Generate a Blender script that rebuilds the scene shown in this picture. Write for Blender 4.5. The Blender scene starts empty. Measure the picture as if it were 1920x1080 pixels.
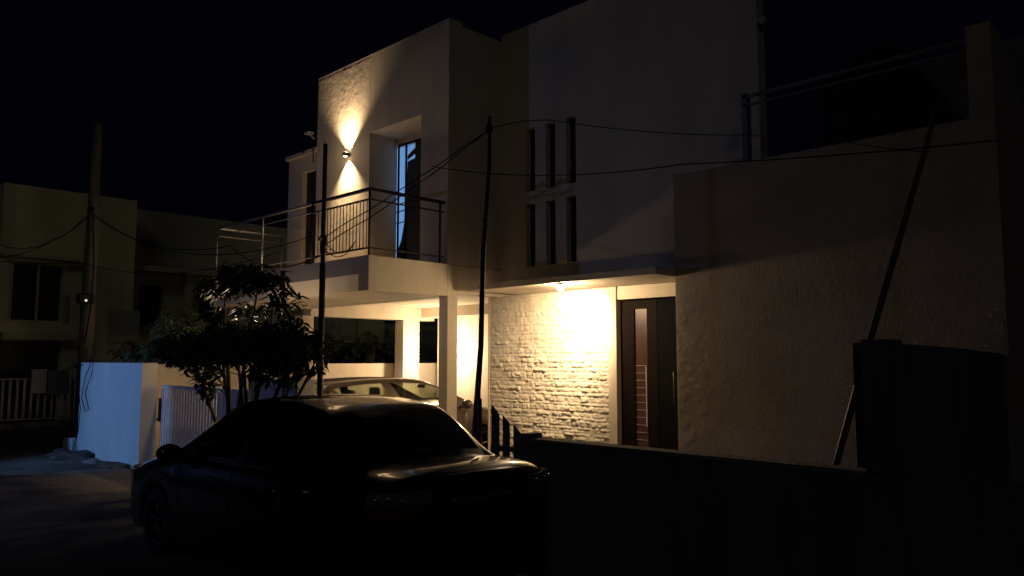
import bpy, bmesh, math, random
import numpy as np
from mathutils import Vector, Matrix
R = math.radians
sc = bpy.context.scene
COL = sc.collection
random.seed(7)

# ---------------------------------------------------------------- camera
cd = bpy.data.cameras.new('camera'); cam = bpy.data.objects.new('camera', cd); COL.objects.link(cam)
cd.sensor_width = 36; cd.lens = 36 * 1450 / 1920; cd.clip_end = 600; cd.clip_start = .05
cam.location = (0, 0, 1.85); cam.rotation_euler = (R(90 + 5.28), 0, R(44.34)); sc.camera = cam
# ---------------------------------------------------------------- world (night sky) + faint town glow
w = bpy.data.worlds.new('World'); sc.world = w; w.use_nodes = True
wn = w.node_tree; bg = wn.nodes['Background']
bg.inputs[0].default_value = (.35, .30, 1.0, 1); bg.inputs[1].default_value = .0017
sd = bpy.data.lights.new('town_glow', 'SUN'); sd.energy = .034; sd.angle = R(14); sd.color = (1.0, .94, .88)
sun = bpy.data.objects.new('town_glow', sd); COL.objects.link(sun)
sun.rotation_euler = Vector((-.62, .62, -.48)).to_track_quat('-Z', 'Y').to_euler()
sc.view_settings.view_transform = 'Standard'; sc.view_settings.look = 'None'
sc.view_settings.exposure = 0; sc.view_settings.gamma = 1
sc.cycles.sample_clamp_indirect = 3.0

# ---------------------------------------------------------------- helpers
def tag(o, label=None, cat=None, group=None, kind=None):
    if label: o['label'] = label
    if cat: o['category'] = cat
    if group: o['group'] = group
    if kind: o['kind'] = kind
    return o
def empty(name, loc=(0, 0, 0), rz=0, parent=None, **k):
    o = bpy.data.objects.new(name, None); COL.objects.link(o); o.location = loc; o.rotation_euler = (0, 0, rz)
    if parent: o.parent = parent
    o.empty_display_size = .1
    return tag(o, **k)
class MB:
    def __init__(s): s.v = []; s.f = []
    def add(s, vs, fs):
        n = len(s.v); s.v += [tuple(p) for p in vs]; s.f += [tuple(i + n for i in f) for f in fs]; return s
    def box(s, x0, x1, y0, y1, z0, z1):
        x0, x1 = sorted((x0, x1)); y0, y1 = sorted((y0, y1)); z0, z1 = sorted((z0, z1))
        vs = [(x0,y0,z0),(x1,y0,z0),(x1,y1,z0),(x0,y1,z0),(x0,y0,z1),(x1,y0,z1),(x1,y1,z1),(x0,y1,z1)]
        return s.add(vs, [(0,3,2,1),(4,5,6,7),(0,1,5,4),(1,2,6,5),(2,3,7,6),(3,0,4,7)])
    def tube(s, pts, rs, n=8, cap=True):
        pts = [Vector(p) for p in pts]
        if not hasattr(rs, '__len__'): rs = [rs] * len(pts)
        vs = []; fs = []; up = Vector((.31, .17, 1))
        for i, p in enumerate(pts):
            d = (pts[min(i+1, len(pts)-1)] - pts[max(i-1, 0)]).normalized()
            a = d.cross(up)
            if a.length < .2: a = d.cross(Vector((1, 0, 0)))
            a.normalize(); b = d.cross(a)
            for k in range(n):
                t = 2*math.pi*k/n; vs.append(p + (a*math.cos(t) + b*math.sin(t)) * rs[i])
        for i in range(len(pts)-1):
            for k in range(n):
                k2 = (k+1) % n; fs.append((i*n+k, i*n+k2, (i+1)*n+k2, (i+1)*n+k))
        if cap: fs.append(tuple(range(n))[::-1]); fs.append(tuple(range((len(pts)-1)*n, len(pts)*n)))
        return s.add(vs, fs)
    def prism(s, poly, axis, a0, a1):            # polygon in the two other axes, extruded along axis
        n = len(poly); vs = []
        for a in (a0, a1):
            for p, q in poly:
                vs.append({'X': (a, p, q), 'Y': (p, a, q), 'Z': (p, q, a)}[axis])
        return s.add(vs, [tuple(range(n)), tuple(range(2*n-1, n-1, -1))] + [(i, i+n, (i+1) % n + n, (i+1) % n) for i in range(n)])
    def build(s, name, m, parent=None, smooth=False, bevel=0, sub=0, **k):
        me = bpy.data.meshes.new(name); me.from_pydata(s.v, [], s.f); me.validate()
        b = bmesh.new(); b.from_mesh(me); bmesh.ops.recalc_face_normals(b, faces=b.faces); b.to_mesh(me); b.free()
        me.materials.append(m)
        if smooth: me.polygons.foreach_set('use_smooth', [True]*len(me.polygons))
        o = bpy.data.objects.new(name, me); COL.objects.link(o)
        if parent: o.parent = parent
        if bevel:
            bv = o.modifiers.new('b', 'BEVEL'); bv.width = bevel; bv.segments = 2; bv.limit_method = 'ANGLE'
        if sub:
            sb = o.modifiers.new('s', 'SUBSURF'); sb.levels = sb.render_levels = sub
        return tag(o, **k)
def holed_wall(mb, axis, a0, a1, u0, u1, z0, z1, holes):
    """wall slab between a0 (front) and a1 with rectangular openings; one closed skin, no inner faces"""
    us = sorted({u0, u1, *[h[0] for h in holes], *[h[1] for h in holes]})
    zs = sorted({z0, z1, *[h[2] for h in holes], *[h[3] for h in holes]})
    def solid(i, j):
        if i < 0 or j < 0 or i >= len(us)-1 or j >= len(zs)-1: return False
        cu = (us[i]+us[i+1])/2; cz = (zs[j]+zs[j+1])/2
        return not any(h[0] < cu < h[1] and h[2] < cz < h[3] for h in holes)
    P = (lambda u, a, z: (u, a, z)) if axis == 'Y' else (lambda u, a, z: (a, u, z))
    for i in range(len(us)-1):
        for j in range(len(zs)-1):
            if not solid(i, j): continue
            A, B, C_, D = us[i], us[i+1], zs[j], zs[j+1]
            for a in (a0, a1): mb.add([P(A,a,C_), P(B,a,C_), P(B,a,D), P(A,a,D)], [(0,1,2,3)])
            if not solid(i-1, j): mb.add([P(A,a0,C_), P(A,a1,C_), P(A,a1,D), P(A,a0,D)], [(0,1,2,3)])
            if not solid(i+1, j): mb.add([P(B,a0,C_), P(B,a1,C_), P(B,a1,D), P(B,a0,D)], [(0,1,2,3)])
            if not solid(i, j-1): mb.add([P(A,a0,C_), P(B,a0,C_), P(B,a1,C_), P(A,a1,C_)], [(0,1,2,3)])
            if not solid(i, j+1): mb.add([P(A,a0,D), P(B,a0,D), P(B,a1,D), P(A,a1,D)], [(0,1,2,3)])
    return mb
def weld(o):
    b = bmesh.new(); b.from_mesh(o.data); bmesh.ops.remove_doubles(b, verts=b.verts, dist=1e-4)
    bmesh.ops.recalc_face_normals(b, faces=b.faces); b.to_mesh(o.data); b.free(); return o

def mat(name, col, rough=.6, metal=0, var=.12, vscale=2.0, bump=0, bscale=30, spec=.5, stain=None, coat=0, streak=False, crough=.03):
    m = bpy.data.materials.new(name); m.use_nodes = True; n = m.node_tree; N = n.nodes; L = n.links
    p = N['Principled BSDF']; p.inputs['Roughness'].default_value = rough; p.inputs['Metallic'].default_value = metal
    p.inputs['Specular IOR Level'].default_value = spec
    if coat: p.inputs['Coat Weight'].default_value = coat; p.inputs['Coat Roughness'].default_value = crough
    tc = N.new('ShaderNodeTexCoord'); mp = N.new('ShaderNodeMapping'); L.new(tc.outputs['Object'], mp.inputs[0])
    if streak: mp.inputs['Scale'].default_value = (1, 1, .18)
    nz = N.new('ShaderNodeTexNoise'); nz.inputs['Scale'].default_value = vscale; nz.inputs['Detail'].default_value = 7; nz.inputs['Roughness'].default_value = .62
    L.new(mp.outputs[0], nz.inputs['Vector'])
    cr = N.new('ShaderNodeValToRGB'); e = cr.color_ramp.elements
    c2 = stain or tuple(c*(1-2*var) for c in col)
    e[0].position = .34; e[0].color = (*c2, 1); e[1].position = .62; e[1].color = (*[min(1, c*(1+var*.5)) for c in col], 1)
    L.new(nz.outputs['Fac'], cr.inputs[0]); L.new(cr.outputs[0], p.inputs['Base Color'])
    if bump:
        b = N.new('ShaderNodeBump'); b.inputs['Strength'].default_value = 1; b.inputs['Distance'].default_value = bump
        n2 = N.new('ShaderNodeTexNoise'); n2.inputs['Scale'].default_value = bscale; n2.inputs['Detail'].default_value = 6; n2.inputs['Roughness'].default_value = .6
        L.new(tc.outputs['Object'], n2.inputs['Vector']); L.new(n2.outputs['Fac'], b.inputs['Height']); L.new(b.outputs[0], p.inputs['Normal'])
    return m
def emit(name, col, s):
    m = bpy.data.materials.new(name); m.use_nodes = True; N = m.node_tree.nodes
    p = N['Principled BSDF']; p.inputs['Base Color'].default_value = (*col, 1)
    p.inputs['Emission Color'].default_value = (*col, 1); p.inputs['Emission Strength'].default_value = s
    return m
def glass(name, tint, rough=.02, f0=1.45):
    m = bpy.data.materials.new(name); m.use_nodes = True; n = m.node_tree; N = n.nodes; L = n.links
    for x in list(N):
        if x.type == 'BSDF_PRINCIPLED': N.remove(x)
    t = N.new('ShaderNodeBsdfTransparent'); t.inputs[0].default_value = (*tint, 1)
    g = N.new('ShaderNodeBsdfGlossy'); g.inputs['Roughness'].default_value = rough
    lw = N.new('ShaderNodeLayerWeight'); lw.inputs[0].default_value = .5
    pw = N.new('ShaderNodeMath'); pw.operation = 'POWER'; pw.inputs[1].default_value = 4; L.new(lw.outputs['Facing'], pw.inputs[0])
    fr = N.new('ShaderNodeMath'); fr.operation = 'MULTIPLY_ADD'; fr.inputs[1].default_value = .85; fr.inputs[2].default_value = .045; L.new(pw.outputs[0], fr.inputs[0])
    mx = N.new('ShaderNodeMixShader'); L.new(fr.outputs[0], mx.inputs[0]); L.new(t.outputs[0], mx.inputs[1]); L.new(g.outputs[0], mx.inputs[2])
    L.new(mx.outputs[0], N['Material Output'].inputs[0]); return m

M = dict(
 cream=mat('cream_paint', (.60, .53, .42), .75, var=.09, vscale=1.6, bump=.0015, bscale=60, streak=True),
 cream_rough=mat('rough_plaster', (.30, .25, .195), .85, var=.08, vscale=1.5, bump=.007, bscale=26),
 stone=mat('cream_stone', (.58, .53, .44), .85, var=.10, vscale=7, bump=.006, bscale=45),
 grey=mat('plain_grey', (.13, .13, .15), .7, var=.08, vscale=2, bump=.001, bscale=60),
 white=mat('white_wall_paint', (.66, .66, .64), .75, var=.07, vscale=1.3, bump=.0015, bscale=50, streak=True),
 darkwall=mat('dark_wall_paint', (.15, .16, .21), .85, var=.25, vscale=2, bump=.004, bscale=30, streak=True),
 rail=mat('dark_railing_steel', (.014, .011, .010), .5, metal=.2, var=.1),
 railgrey=mat('steel_post', (.35, .36, .38), .35, metal=.8, var=.1),
 concrete=mat('concrete', (.22, .21, .20), .9, var=.25, vscale=3, bump=.004, bscale=25),
 concpole=mat('concrete_pole_grey', (.15, .14, .145), .9, var=.15, vscale=5, bump=.002, bscale=40, streak=True),
 asphalt=mat('asphalt', (.07, .066, .062), .95, var=.25, vscale=1.2, bump=.006, bscale=60),
 paving=mat('paving', (.30, .28, .24), .85, var=.15, vscale=2, bump=.003, bscale=30),
 soil=mat('soil', (.10, .085, .065), .98, var=.35, vscale=4, bump=.03, bscale=14),
 ground=mat('verge_concrete', (.13, .115, .10), .95, var=.4, vscale=.8, bump=.02, bscale=8),
 wood=mat('dark_brown_door_wood', (.008, .0035, .003), .75, spec=.12, var=.3, vscale=9, streak=True),
 doordark=mat('dark_blue_door', (.003, .0035, .005), .8, spec=.1, var=.1),
 frost=mat('amber_frosted_glass', (.06, .022, .015), .4, var=.15, vscale=6),
 steel=mat('brushed_steel', (.6, .58, .55), .4, metal=.35, var=.05),
 bamboo=mat('dark_pole', (.06, .042, .03), .6, var=.25, vscale=12, streak=True),
 bamboolight=mat('weathered_pole', (.11, .08, .055), .45, var=.25, vscale=12, streak=True),
 cable=mat('black_cable', (.010, .010, .010), .95, var=.05, spec=.05),
 leaf=mat('leaf_green', (.045, .075, .025), .5, var=.35, vscale=2.5, spec=.25),
 bush=mat('bush_leaf', (.15, .18, .09), .5, var=.3, vscale=2.5),
 bark=mat('bark', (.10, .07, .045), .9, var=.3, vscale=14, bump=.006, bscale=50, streak=True),
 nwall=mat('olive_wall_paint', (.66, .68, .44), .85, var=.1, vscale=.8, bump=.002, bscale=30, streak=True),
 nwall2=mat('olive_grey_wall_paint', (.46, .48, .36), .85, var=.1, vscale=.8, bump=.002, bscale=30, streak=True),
 ncream=mat('pale_ledge_paint', (.52, .52, .36), .8, var=.08, vscale=2),
 dark=mat('dark_opening', (.012, .012, .014), .5, var=.1),
 metal_gate=mat('white_gate_paint', (.66, .66, .72), .45, var=.08, vscale=4),
 roofing=mat('dark_roof', (.03, .028, .03), .8, var=.2, vscale=5),
 carpaint=mat('black_car_paint', (.005, .005, .005), .30, metal=.2, var=.02, coat=1, crough=.045),
 suvpaint=mat('grey_brown_car_paint', (.17, .145, .125), .35, metal=.65, var=.03, coat=.8),
 tyre=mat('tyre_rubber', (.02, .02, .02), .85, var=.1, vscale=20),
 rim=mat('alloy_rim', (.45, .45, .46), .3, metal=1, var=.05),
 plastic=mat('black_plastic', (.015, .015, .015), .5, var=.05),
 chrome=mat('chrome', (.75, .75, .76), .08, metal=1, var=.02),
 redlens=mat('red_lens', (.10, .004, .005), .12, var=.1, vscale=30, coat=1),
 clearlens=mat('clear_lens', (.30, .32, .36), .12, metal=.8, var=.3, vscale=60, coat=1, bump=.02, bscale=70),
 glint=mat('glint_chrome', (.75, .68, .66), .13, metal=1, var=.3, vscale=40),
 redglint=mat('red_glint_chrome', (.8, .05, .06), .12, metal=1, var=.1),
 plate=mat('black_number_plate', (.02, .02, .02), .5, var=.05),
 platetext=mat('plate_lettering', (.35, .33, .28), .5, var=.05),
 seat=mat('beige_seat', (.30, .27, .20), .8, var=.1, vscale=6),
 seatdark=mat('dark_seat', (.03, .03, .03), .8, var=.1, vscale=6),
 curtain=mat('dark_curtain', (.03, .033, .045), .9, var=.2, vscale=5, streak=True),
 boxgrey=mat('grey_meter_box', (.34, .35, .37), .5, var=.1, vscale=3),
 glasst=glass('car_glass_clear', (.62, .66, .56)),
 glassd=glass('car_glass_tinted', (.05, .05, .055)),
 winglass=glass('window_glass', (.8, .85, .9)),
 lamp_hot=emit('warm_lamp_glow', (1, .80, .50), 130),
 lamp_warm=emit('warm_diffuser', (1, .80, .52), 14),
 blue_room=emit('blue_lit_room', (.22, .42, .72), .9),
 dotlamp=emit('small_white_lamp', (1, .92, .78), .9),
 bluelamp=emit('blue_white_lamp', (.35, .6, 1), 8),
)
WARM = (1.0, .70, .40)
def light(name, kind, loc, power, color, parent=None, radius=.05, aim=None, size=None, blend=.3):
    d = bpy.data.lights.new(name, kind); d.energy = power; d.color = color; d.shadow_soft_size = radius
    if kind == 'SPOT': d.spot_size = R(size); d.spot_blend = blend
    o = bpy.data.objects.new(name, d); COL.objects.link(o); o.location = loc
    if aim is not None: o.rotation_euler = Vector(aim).to_track_quat('-Z', 'Y').to_euler()
    if parent: o.parent = parent
    return o

# ================================================================= ground
def sheet(name, x0, x1, y0, y1, z, m, nx=1, ny=1, amp=0, **k):
    mb = MB(); vs = []; fs = []
    for j in range(ny+1):
        for i in range(nx+1):
            x = x0+(x1-x0)*i/nx; y = y0+(y1-y0)*j/ny
            e = 0 if i in (0, nx) or j in (0, ny) else 1
            vs.append((x, y, z + e*amp*(math.sin(x*2.1+y)+math.sin(y*3.3-x*.7)+random.uniform(-.7, .7))))
    for j in range(ny):
        for i in range(nx):
            a = j*(nx+1)+i; fs.append((a, a+1, a+nx+2, a+nx+1))
    mb.add(vs, fs); return mb.build(name, m, smooth=True, **k)
sheet('ground', -250, 250, -250, 250, -.03, M['soil'], kind='structure')
sheet('road', -24.0, 30, -4.5, 4.72, 0, M['asphalt'], kind='structure')
sheet('side_road', -24.0, -17.9, 4.72, 60, 0, M['asphalt'], kind='structure')
sheet('path', -17.9, -4.0, -3.5, 4.98, .012, M['ground'], 60, 30, .006, kind='structure')
sheet('driveway', -14.0, -9.0, 4.99, 9.9, .03, M['paving'], kind='structure')
MB().box(-13.6, -9.6, 9.9, 11.38, -.02, .06).build('carport_floor', M['paving'], kind='structure')
sheet('garden_path', -9.0, -1.9, 5.22, 8.5, .02, M['paving'], kind='structure')

# ================================================================= the house
H = empty('modern_house', (-9.25, 9.2, 0), label='cream two storey house with wall lamps, carport and dark door', cat='house')
HI = Matrix.Translation((9.25, -9.2, 0))
def hp(mb, name, m, parent=None, **k):
    o = mb.build(name, m, parent or H, **k)
    if parent is None: o.matrix_parent_inverse = HI.copy()
    return o
def hpi(o): o.matrix_parent_inverse = HI.copy(); return o
# --- upper front block with recess
mb = MB(); holed_wall(mb, 'Y', 8.0, 8.62, -13.2, -9.25, 3.36, 7.36, [(-11.42, -9.95, 3.36, 5.95)])
hp(mb, 'upper_front_wall', M['cream'], label='lamp lit upper wall beside the balcony recess')
weld(bpy.data.objects['upper_front_wall'])
mb = MB(); holed_wall(mb, 'Y', 8.62, 8.78, -13.2, -9.25, 3.36, 7.36, [(-11.95, -10.62, 3.38, 5.84)])
mb.box(-13.2, -9.25, 8.78, 12.4, 5.98, 7.36)
mb.box(-9.45, -9.25, 8.78, 9.2, 3.36, 5.978); mb.box(-13.2, -13.0, 8.78, 12.4, 3.36, 5.978)
hp(mb, 'upper_rear_wall', M['cream'])
hp(MB().box(-13.2, -9.25, 8.0, 8.3, 7.362, 7.42), 'parapet_cap', M['cream'], bevel=.008)
# textured panel behind the lamp: shallow rough relief
def relief(name, x0, x1, z0, z1, y, fn, m, step, parent, out=-1):
    nx = int((x1-x0)/step); nz = int((z1-z0)/step)
    X, Z = np.meshgrid(np.linspace(x0, x1, nx+1), np.linspace(z0, z1, nz+1))
    D = fn(X, Z); D[0, :] = 0; D[-1, :] = 0; D[:, 0] = 0; D[:, -1] = 0
    vs = np.stack([X, y + out*D, Z], -1).reshape(-1, 3)
    a = (np.arange(nz)[:, None]*(nx+1) + np.arange(nx)[None]).reshape(-1)
    fs = np.stack([a, a+1, a+nx+2, a+nx+1], -1)
    me = bpy.data.meshes.new(name); me.from_pydata(vs.tolist(), [], fs.tolist()); me.materials.append(m)
    me.polygons.foreach_set('use_smooth', [True]*len(me.polygons))
    o = bpy.data.objects.new(name, me); COL.objects.link(o); o.parent = parent
    if parent is H: hpi(o)
    return o
rng = np.random.default_rng(3)
def vnoise(X, Z, sx, sz, seed):
    r = np.random.default_rng(seed); g = r.random((256, 256))
    u = X/sx + 97.3; v = Z/sz + 31.7; i = np.floor(u).astype(int); j = np.floor(v).astype(int)
    fu = u-i; fv = v-j; fu = fu*fu*(3-2*fu); fv = fv*fv*(3-2*fv)
    G = lambda a, b: g[a % 256, b % 256]
    return (G(i, j)*(1-fu)+G(i+1, j)*fu)*(1-fv) + (G(i, j+1)*(1-fu)+G(i+1, j+1)*fu)*fv
def plaster(amp):
    def f(X, Z):
        n = vnoise(X, Z, .09, .07, 1)*.5 + vnoise(X, Z, .04, .035, 2)*.3 + vnoise(X, Z, .25, .2, 5)*.3
        return amp*np.maximum(0, n-.3)
    return f
relief('textured_panel', -13.198, -11.422, 3.362, 7.358, 7.9992, lambda X, Z: plaster(.0045)(X, Z)*np.clip((-11.42-X)/.6, 0, 1)**.5, M['cream'], .02, H)
# --- stone feature wall
def stones(X, Z):
    r = np.random.default_rng(11)
    Zw = Z + .012*(vnoise(X, Z, .22, .30, 21)-.5) + .006*(vnoise(X, Z, .05, .05, 22)-.5)
    Xw = X + .016*(vnoise(X, Z, .10, .12, 23)-.5)
    D = np.zeros_like(X); z = Z.min() - .05; Zm = Z.max() + .05; row = 0
    while z < Zm:
        hh = [.085, .05, .10, .06, .08][row % 5] * r.uniform(.85, 1.15); row += 1
        x = X.min() - r.uniform(0, .25)
        while x < X.max() + .1:
            ww = r.uniform(.07, .34)
            hgt = r.choice([.008, .012, .016, .022, .030], p=[.22, .34, .30, .11, .03])
            tilt = r.uniform(-.06, .06); tz = r.uniform(-.10, .10)
            ins = (Xw >= x) & (Xw < x+ww) & (Zw >= z) & (Zw < z+hh)
            if ins.any():
                dx = np.minimum(Xw[ins]-x, x+ww-Xw[ins]); dz = np.minimum(Zw[ins]-z, z+hh-Zw[ins])
                e = np.clip(np.minimum(dx*.8, dz)/.016, 0, 1)**.7
                D[ins] = e*np.maximum(.002, hgt + tilt*(Xw[ins]-x-ww/2) + tz*(Zw[ins]-z-hh/2))
            x += ww
        z += hh
    n = vnoise(X, Z, .055, .032, 8)*.5 + vnoise(X, Z, .03, .02, 9)*.5
    D = D*(.45+1.1*n) + .012*vnoise(X, Z, .06, .04, 12)*n
    jz = np.abs(((Z + .01*vnoise(X, Z, .3, .3, 31)) % .30) - .15); D = D*(.35 + .65*np.clip(jz/.012, 0, 1))
    fade = .40 + .60*np.clip((2.8-Z)/1.0, 0, 1)*np.clip((X+9.6)/1.0, .55, 1)
    return np.maximum(D, 0)*fade*1.35
hp(MB().box(-9.51, -6.95, 9.215, 9.4, 0, 2.915), 'ground_wall', M['cream'])
relief('stone_wall_facing', -9.505, -6.955, .02, 2.91, 9.212, stones, M['stone'], .0125, H)['label'] = 'rough cream stone facing lit by the porch lamp'
hp(MB().box(-9.53, -9.51, 9.17, 9.4, 0, 2.915), 'edge_trim', M['cream'])
hp(MB().box(-6.948, -6.80, 9.13, 9.4, 0, 2.915).box(-6.80, -5.45, 9.16, 9.4, 2.72, 2.914), 'door_surround', M['cream'], bevel=.005)
# --- front door
door = hp(MB().box(-6.80, -6.56, 9.24, 9.29, .16, 2.70).box(-6.34, -6.17, 9.24, 9.29, .16, 2.70).box(-6.56, -6.34, 9.24, 9.29, 2.58, 2.70).box(-6.56, -6.34, 9.24, 9.29, .16, .4),
          'front_door', M['wood'], label='dark brown double front door with a narrow glass strip')
mb = MB().box(-6.56, -6.34, 9.262, 9.275, .4, 2.58); hp(mb, 'glass_strip', M['frost'], door)
mb = MB()
for k in range(13): mb.box(-6.56, -6.36, 9.25, 9.262, .50 + k*.105, .505 + k*.105)
mb.box(-6.375, -6.36, 9.245, 9.262, .9, 1.75); hp(mb, 'glazing_bars', M['steel'], door)
hp(MB().box(-6.165, -5.45, 9.245, 9.29, .16, 2.70), 'door_leaf', M['doordark'], door)
for z0, z1, dx in ((1.45, 1.95, 0),):
    x = -5.88
    hp(MB().tube([(x, 9.244, 1.25), (x, 9.19, 1.25), (x, 9.19, 1.68), (x, 9.244, 1.68)], .009, 8), 'door_handle', M['bamboolight'], door, smooth=True)
# --- canopy
hp(MB().box(-8.87, -5.45, 8.15, 9.198, 2.92, 3.01), 'canopy', M['cream'], bevel=.006)
# --- main upper block with slit windows
slits = []
for x0 in (-8.66, -8.22, -7.79):
    for z0, z1 in ((3.36, 4.40), (4.61, 5.68)): slits.append((x0, x0+.20, z0, z1))
mb = MB(); holed_wall(mb, 'Y', 9.2, 9.40, -9.248, -4.52, 3.02, 7.47, slits)
mb.box(-9.248, -7.2, 9.402, 12.4, 7.1, 7.3)
hp(mb, 'main_upper_wall', M['cream']); weld(bpy.data.objects['main_upper_wall'])
hp(MB().box(-8.9, -7.3, 9.395, 9.6, 3.2, 5.9), 'inner_wall', M['dark'])
for i, s in enumerate(slits):
    fr = MB().box(s[0], s[0]+.022, 9.31, 9.36, s[2], s[3]).box(s[1]-.022, s[1], 9.31, 9.36, s[2], s[3]).box(s[0]+.022, s[1]-.022, 9.31, 9.36, s[2], s[2]+.022).box(s[0]+.022, s[1]-.022, 9.31, 9.36, s[3]-.022, s[3])
    f = hp(fr, 'slit_window', M['rail'])
    hp(MB().box(s[0]+.022, s[1]-.022, 9.33, 9.338, s[2]+.022, s[3]-.022), 'pane', M['winglass'], f)
hp(MB().box(-9.25, -9.24, 8.62, 9.2, 3.36, 7.36), 'side_wall', M['cream'])
hp(MB().tube([(-4.50, 9.3, 6.25), (-4.44, 9.2, 6.25)], .05, 10), 'gutter_spout', M['cream'], smooth=True)
# --- floor slab, balcony, carport structure
bal = hp(MB().box(-14.4, -9.25, 6.5, 8.0, 2.85, 3.36), 'balcony', M['cream'], bevel=.004, label='cream edged balcony slab over the carport')
hp(MB().box(-14.4, -9.245, 6.488, 6.498, 3.10, 3.363).box(-9.49, -9.245, 6.488, 6.498, 2.848, 3.098), 'grey_fascia_band', M['grey'], bal)  # darker grey strips along the fascia top and its right end
hp(MB().box(-14.4, -9.25, 8.2, 11.6, 3.0, 3.35).box(-9.45, -9.25, 8.2, 11.6, 2.90, 2.998).box(-9.25, -4.7, 9.41, 12, 2.9, 3.0), 'carport_ceiling', M['cream'])
hp(MB().box(-14.0, -9.25, 8.002, 8.198, 2.845, 3.35), 'front_beam', M['cream'])
hp(MB().box(-13.9, -13.6, 8.2, 11.38, 2.72, 2.998), 'side_beam', M['cream'])
hp(MB().box(-13.6, -9.6, 11.0, 11.38, 2.78, 2.998), 'rear_beam', M['cream'])
for x0, x1, y0, y1, z1 in ((-9.46, -9.25, 8.01, 8.22, 2.845), (-13.9, -13.6, 8.01, 8.26, 2.72), (-13.9, -13.6, 10.5, 10.95, 2.72)):
    hp(MB().box(x0, x1, y0, y1, 0, z1), 'pillar', M['cream'], bevel=.006)
hp(MB().box(-13.5, -9.26, 11.4, 11.6, 0, 2.998), 'carport_rear_wall', M['cream'])
hp(MB().box(-9.6, -9.54, 9.41, 11.39, 0, 2.89), 'carport_side_wall', M['cream'])
# balcony railing
rail = hp(MB().box(-10.9, -9.30, 6.53, 6.58, 4.33, 4.375).box(-9.35, -9.30, 6.58, 7.98, 4.33, 4.375), 'railing', M['rail'], label='dark steel balcony railing with thin uprights')
mb = MB()
for z in (3.47, 4.19): mb.box(-10.9, -9.31, 6.545, 6.57, z, z+.025).box(-9.34, -9.315, 6.58, 7.98, z, z+.018)
for k in range(1, 18): x = -10.9 + 1.59*k/18; mb.box(x-.005, x+.005, 6.552, 6.562, 3.495, 4.19)
hp(mb, 'baluster_panel', M['rail'], rail)
mb = MB().box(-14.32, -10.902, 6.54, 6.57, 4.335, 4.37).box(-14.32, -14.29, 6.58, 7.98, 4.335, 4.37)
for z, t_ in ((3.47, .014), (4.20, .014)): mb.box(-14.31, -10.902, 6.55, 6.562, z, z+t_).box(-14.305, -14.293, 6.58, 7.98, z, z+t_)
hp(mb, 'plain_rail', M['railgrey'], rail)
for x, y in ((-14.3, 6.55), (-12.53, 6.55), (-10.9, 6.55), (-9.325, 6.55), (-14.3, 7.9), (-9.325, 7.9)):
    hp(MB().tube([(x, y, 3.36), (x, y, 4.35)], .018, 10), 'post', M['railgrey'] if x < -12 else M['rail'], rail, smooth=True)
# upper left wing with dark door
mb = MB(); holed_wall(mb, 'Y', 8.05, 8.2, -14.35, -13.2, 3.36, 5.95, [(-13.78, -13.25, 3.38, 5.62)])
mb.box(-14.35, -13.2, 8.2, 12, 5.75, 5.95).box(-14.35, -14.2, 8.2, 12, 3.36, 5.748)
hp(mb, 'wing_wall', M['cream'])
hp(MB().box(-13.78, -13.25, 8.14, 8.18, 3.38, 5.62), 'wing_door', M['dark'])
hp(MB().box(-14.4, -13.2, 7.98, 8.5, 5.952, 6.03), 'wing_roof_edge', M['cream'])
hp(MB().tube([(-13.9, 8.02, 6.05), (-13.5, 8.0, 6.16), (-13.25, 7.95, 6.12), (-13.22, 7.93, 5.7)], .012, 6).tube([(-14.1, 8.02, 6.1), (-13.7, 7.98, 6.0), (-13.3, 7.95, 6.2), (-13.3, 7.9, 6.35)], .01, 6), 'loose_conduit', M['cable'])
hp(MB().box(-13.36, -13.21, 7.80, 7.93, 6.27, 6.31).tube([(-13.28, 7.86, 6.27), (-13.28, 8.0, 6.2)], .01, 6), 'bracket', M['boxgrey'])
# recess window, lit blue inside
wf = MB()
for a in ((-11.418, -11.395, 3.38, 5.84), (-10.67, -10.62, 3.38, 5.84), (-11.395, -10.67, 5.81, 5.84), (-11.395, -10.67, 3.38, 3.43), (-11.19, -11.17, 3.43, 5.81)):
    wf.box(a[0], a[1], 8.63, 8.665, a[2], a[3])
win = hp(wf, 'balcony_door', M['doordark'], label='balcony door with blue light inside behind a dark curtain')
hp(MB().box(-11.395, -10.67, 8.648, 8.652, 3.43, 5.81), 'pane', M['winglass'], win)
hp(MB().box(-12.3, -10.3, 8.79, 8.82, 3.3, 5.93), 'lit_room_wall', M['blue_room'], win)
poly = [(-10.6, 5.86), (-10.95, 5.86), (-10.95, 5.52), (-11.17, 5.49), (-11.19, 5.0), (-11.21, 4.5), (-11.33, 4.05), (-11.46, 3.8), (-11.46, 3.45), (-11.3, 3.45), (-11.3, 3.39), (-10.6, 3.39)]
hp(MB().prism(poly, 'Y', 8.672, 8.69), 'curtain', M['curtain'], win)
for z, dz in ((4.70, .05), (4.56, .05), (4.35, .03)):
    hp(MB().tube([(-11.41, 8.615, z), (-10.65, 8.615, z+dz)], .010, 6), 'window_grille', M['rail'], win)
hp(MB().prism([(-11.165, 5.52), (-11.165, 5.60), (-10.93, 5.72), (-10.93, 5.60)], 'Y', 8.666, 8.671), 'hanging_cloth', M['curtain'], win)

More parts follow.
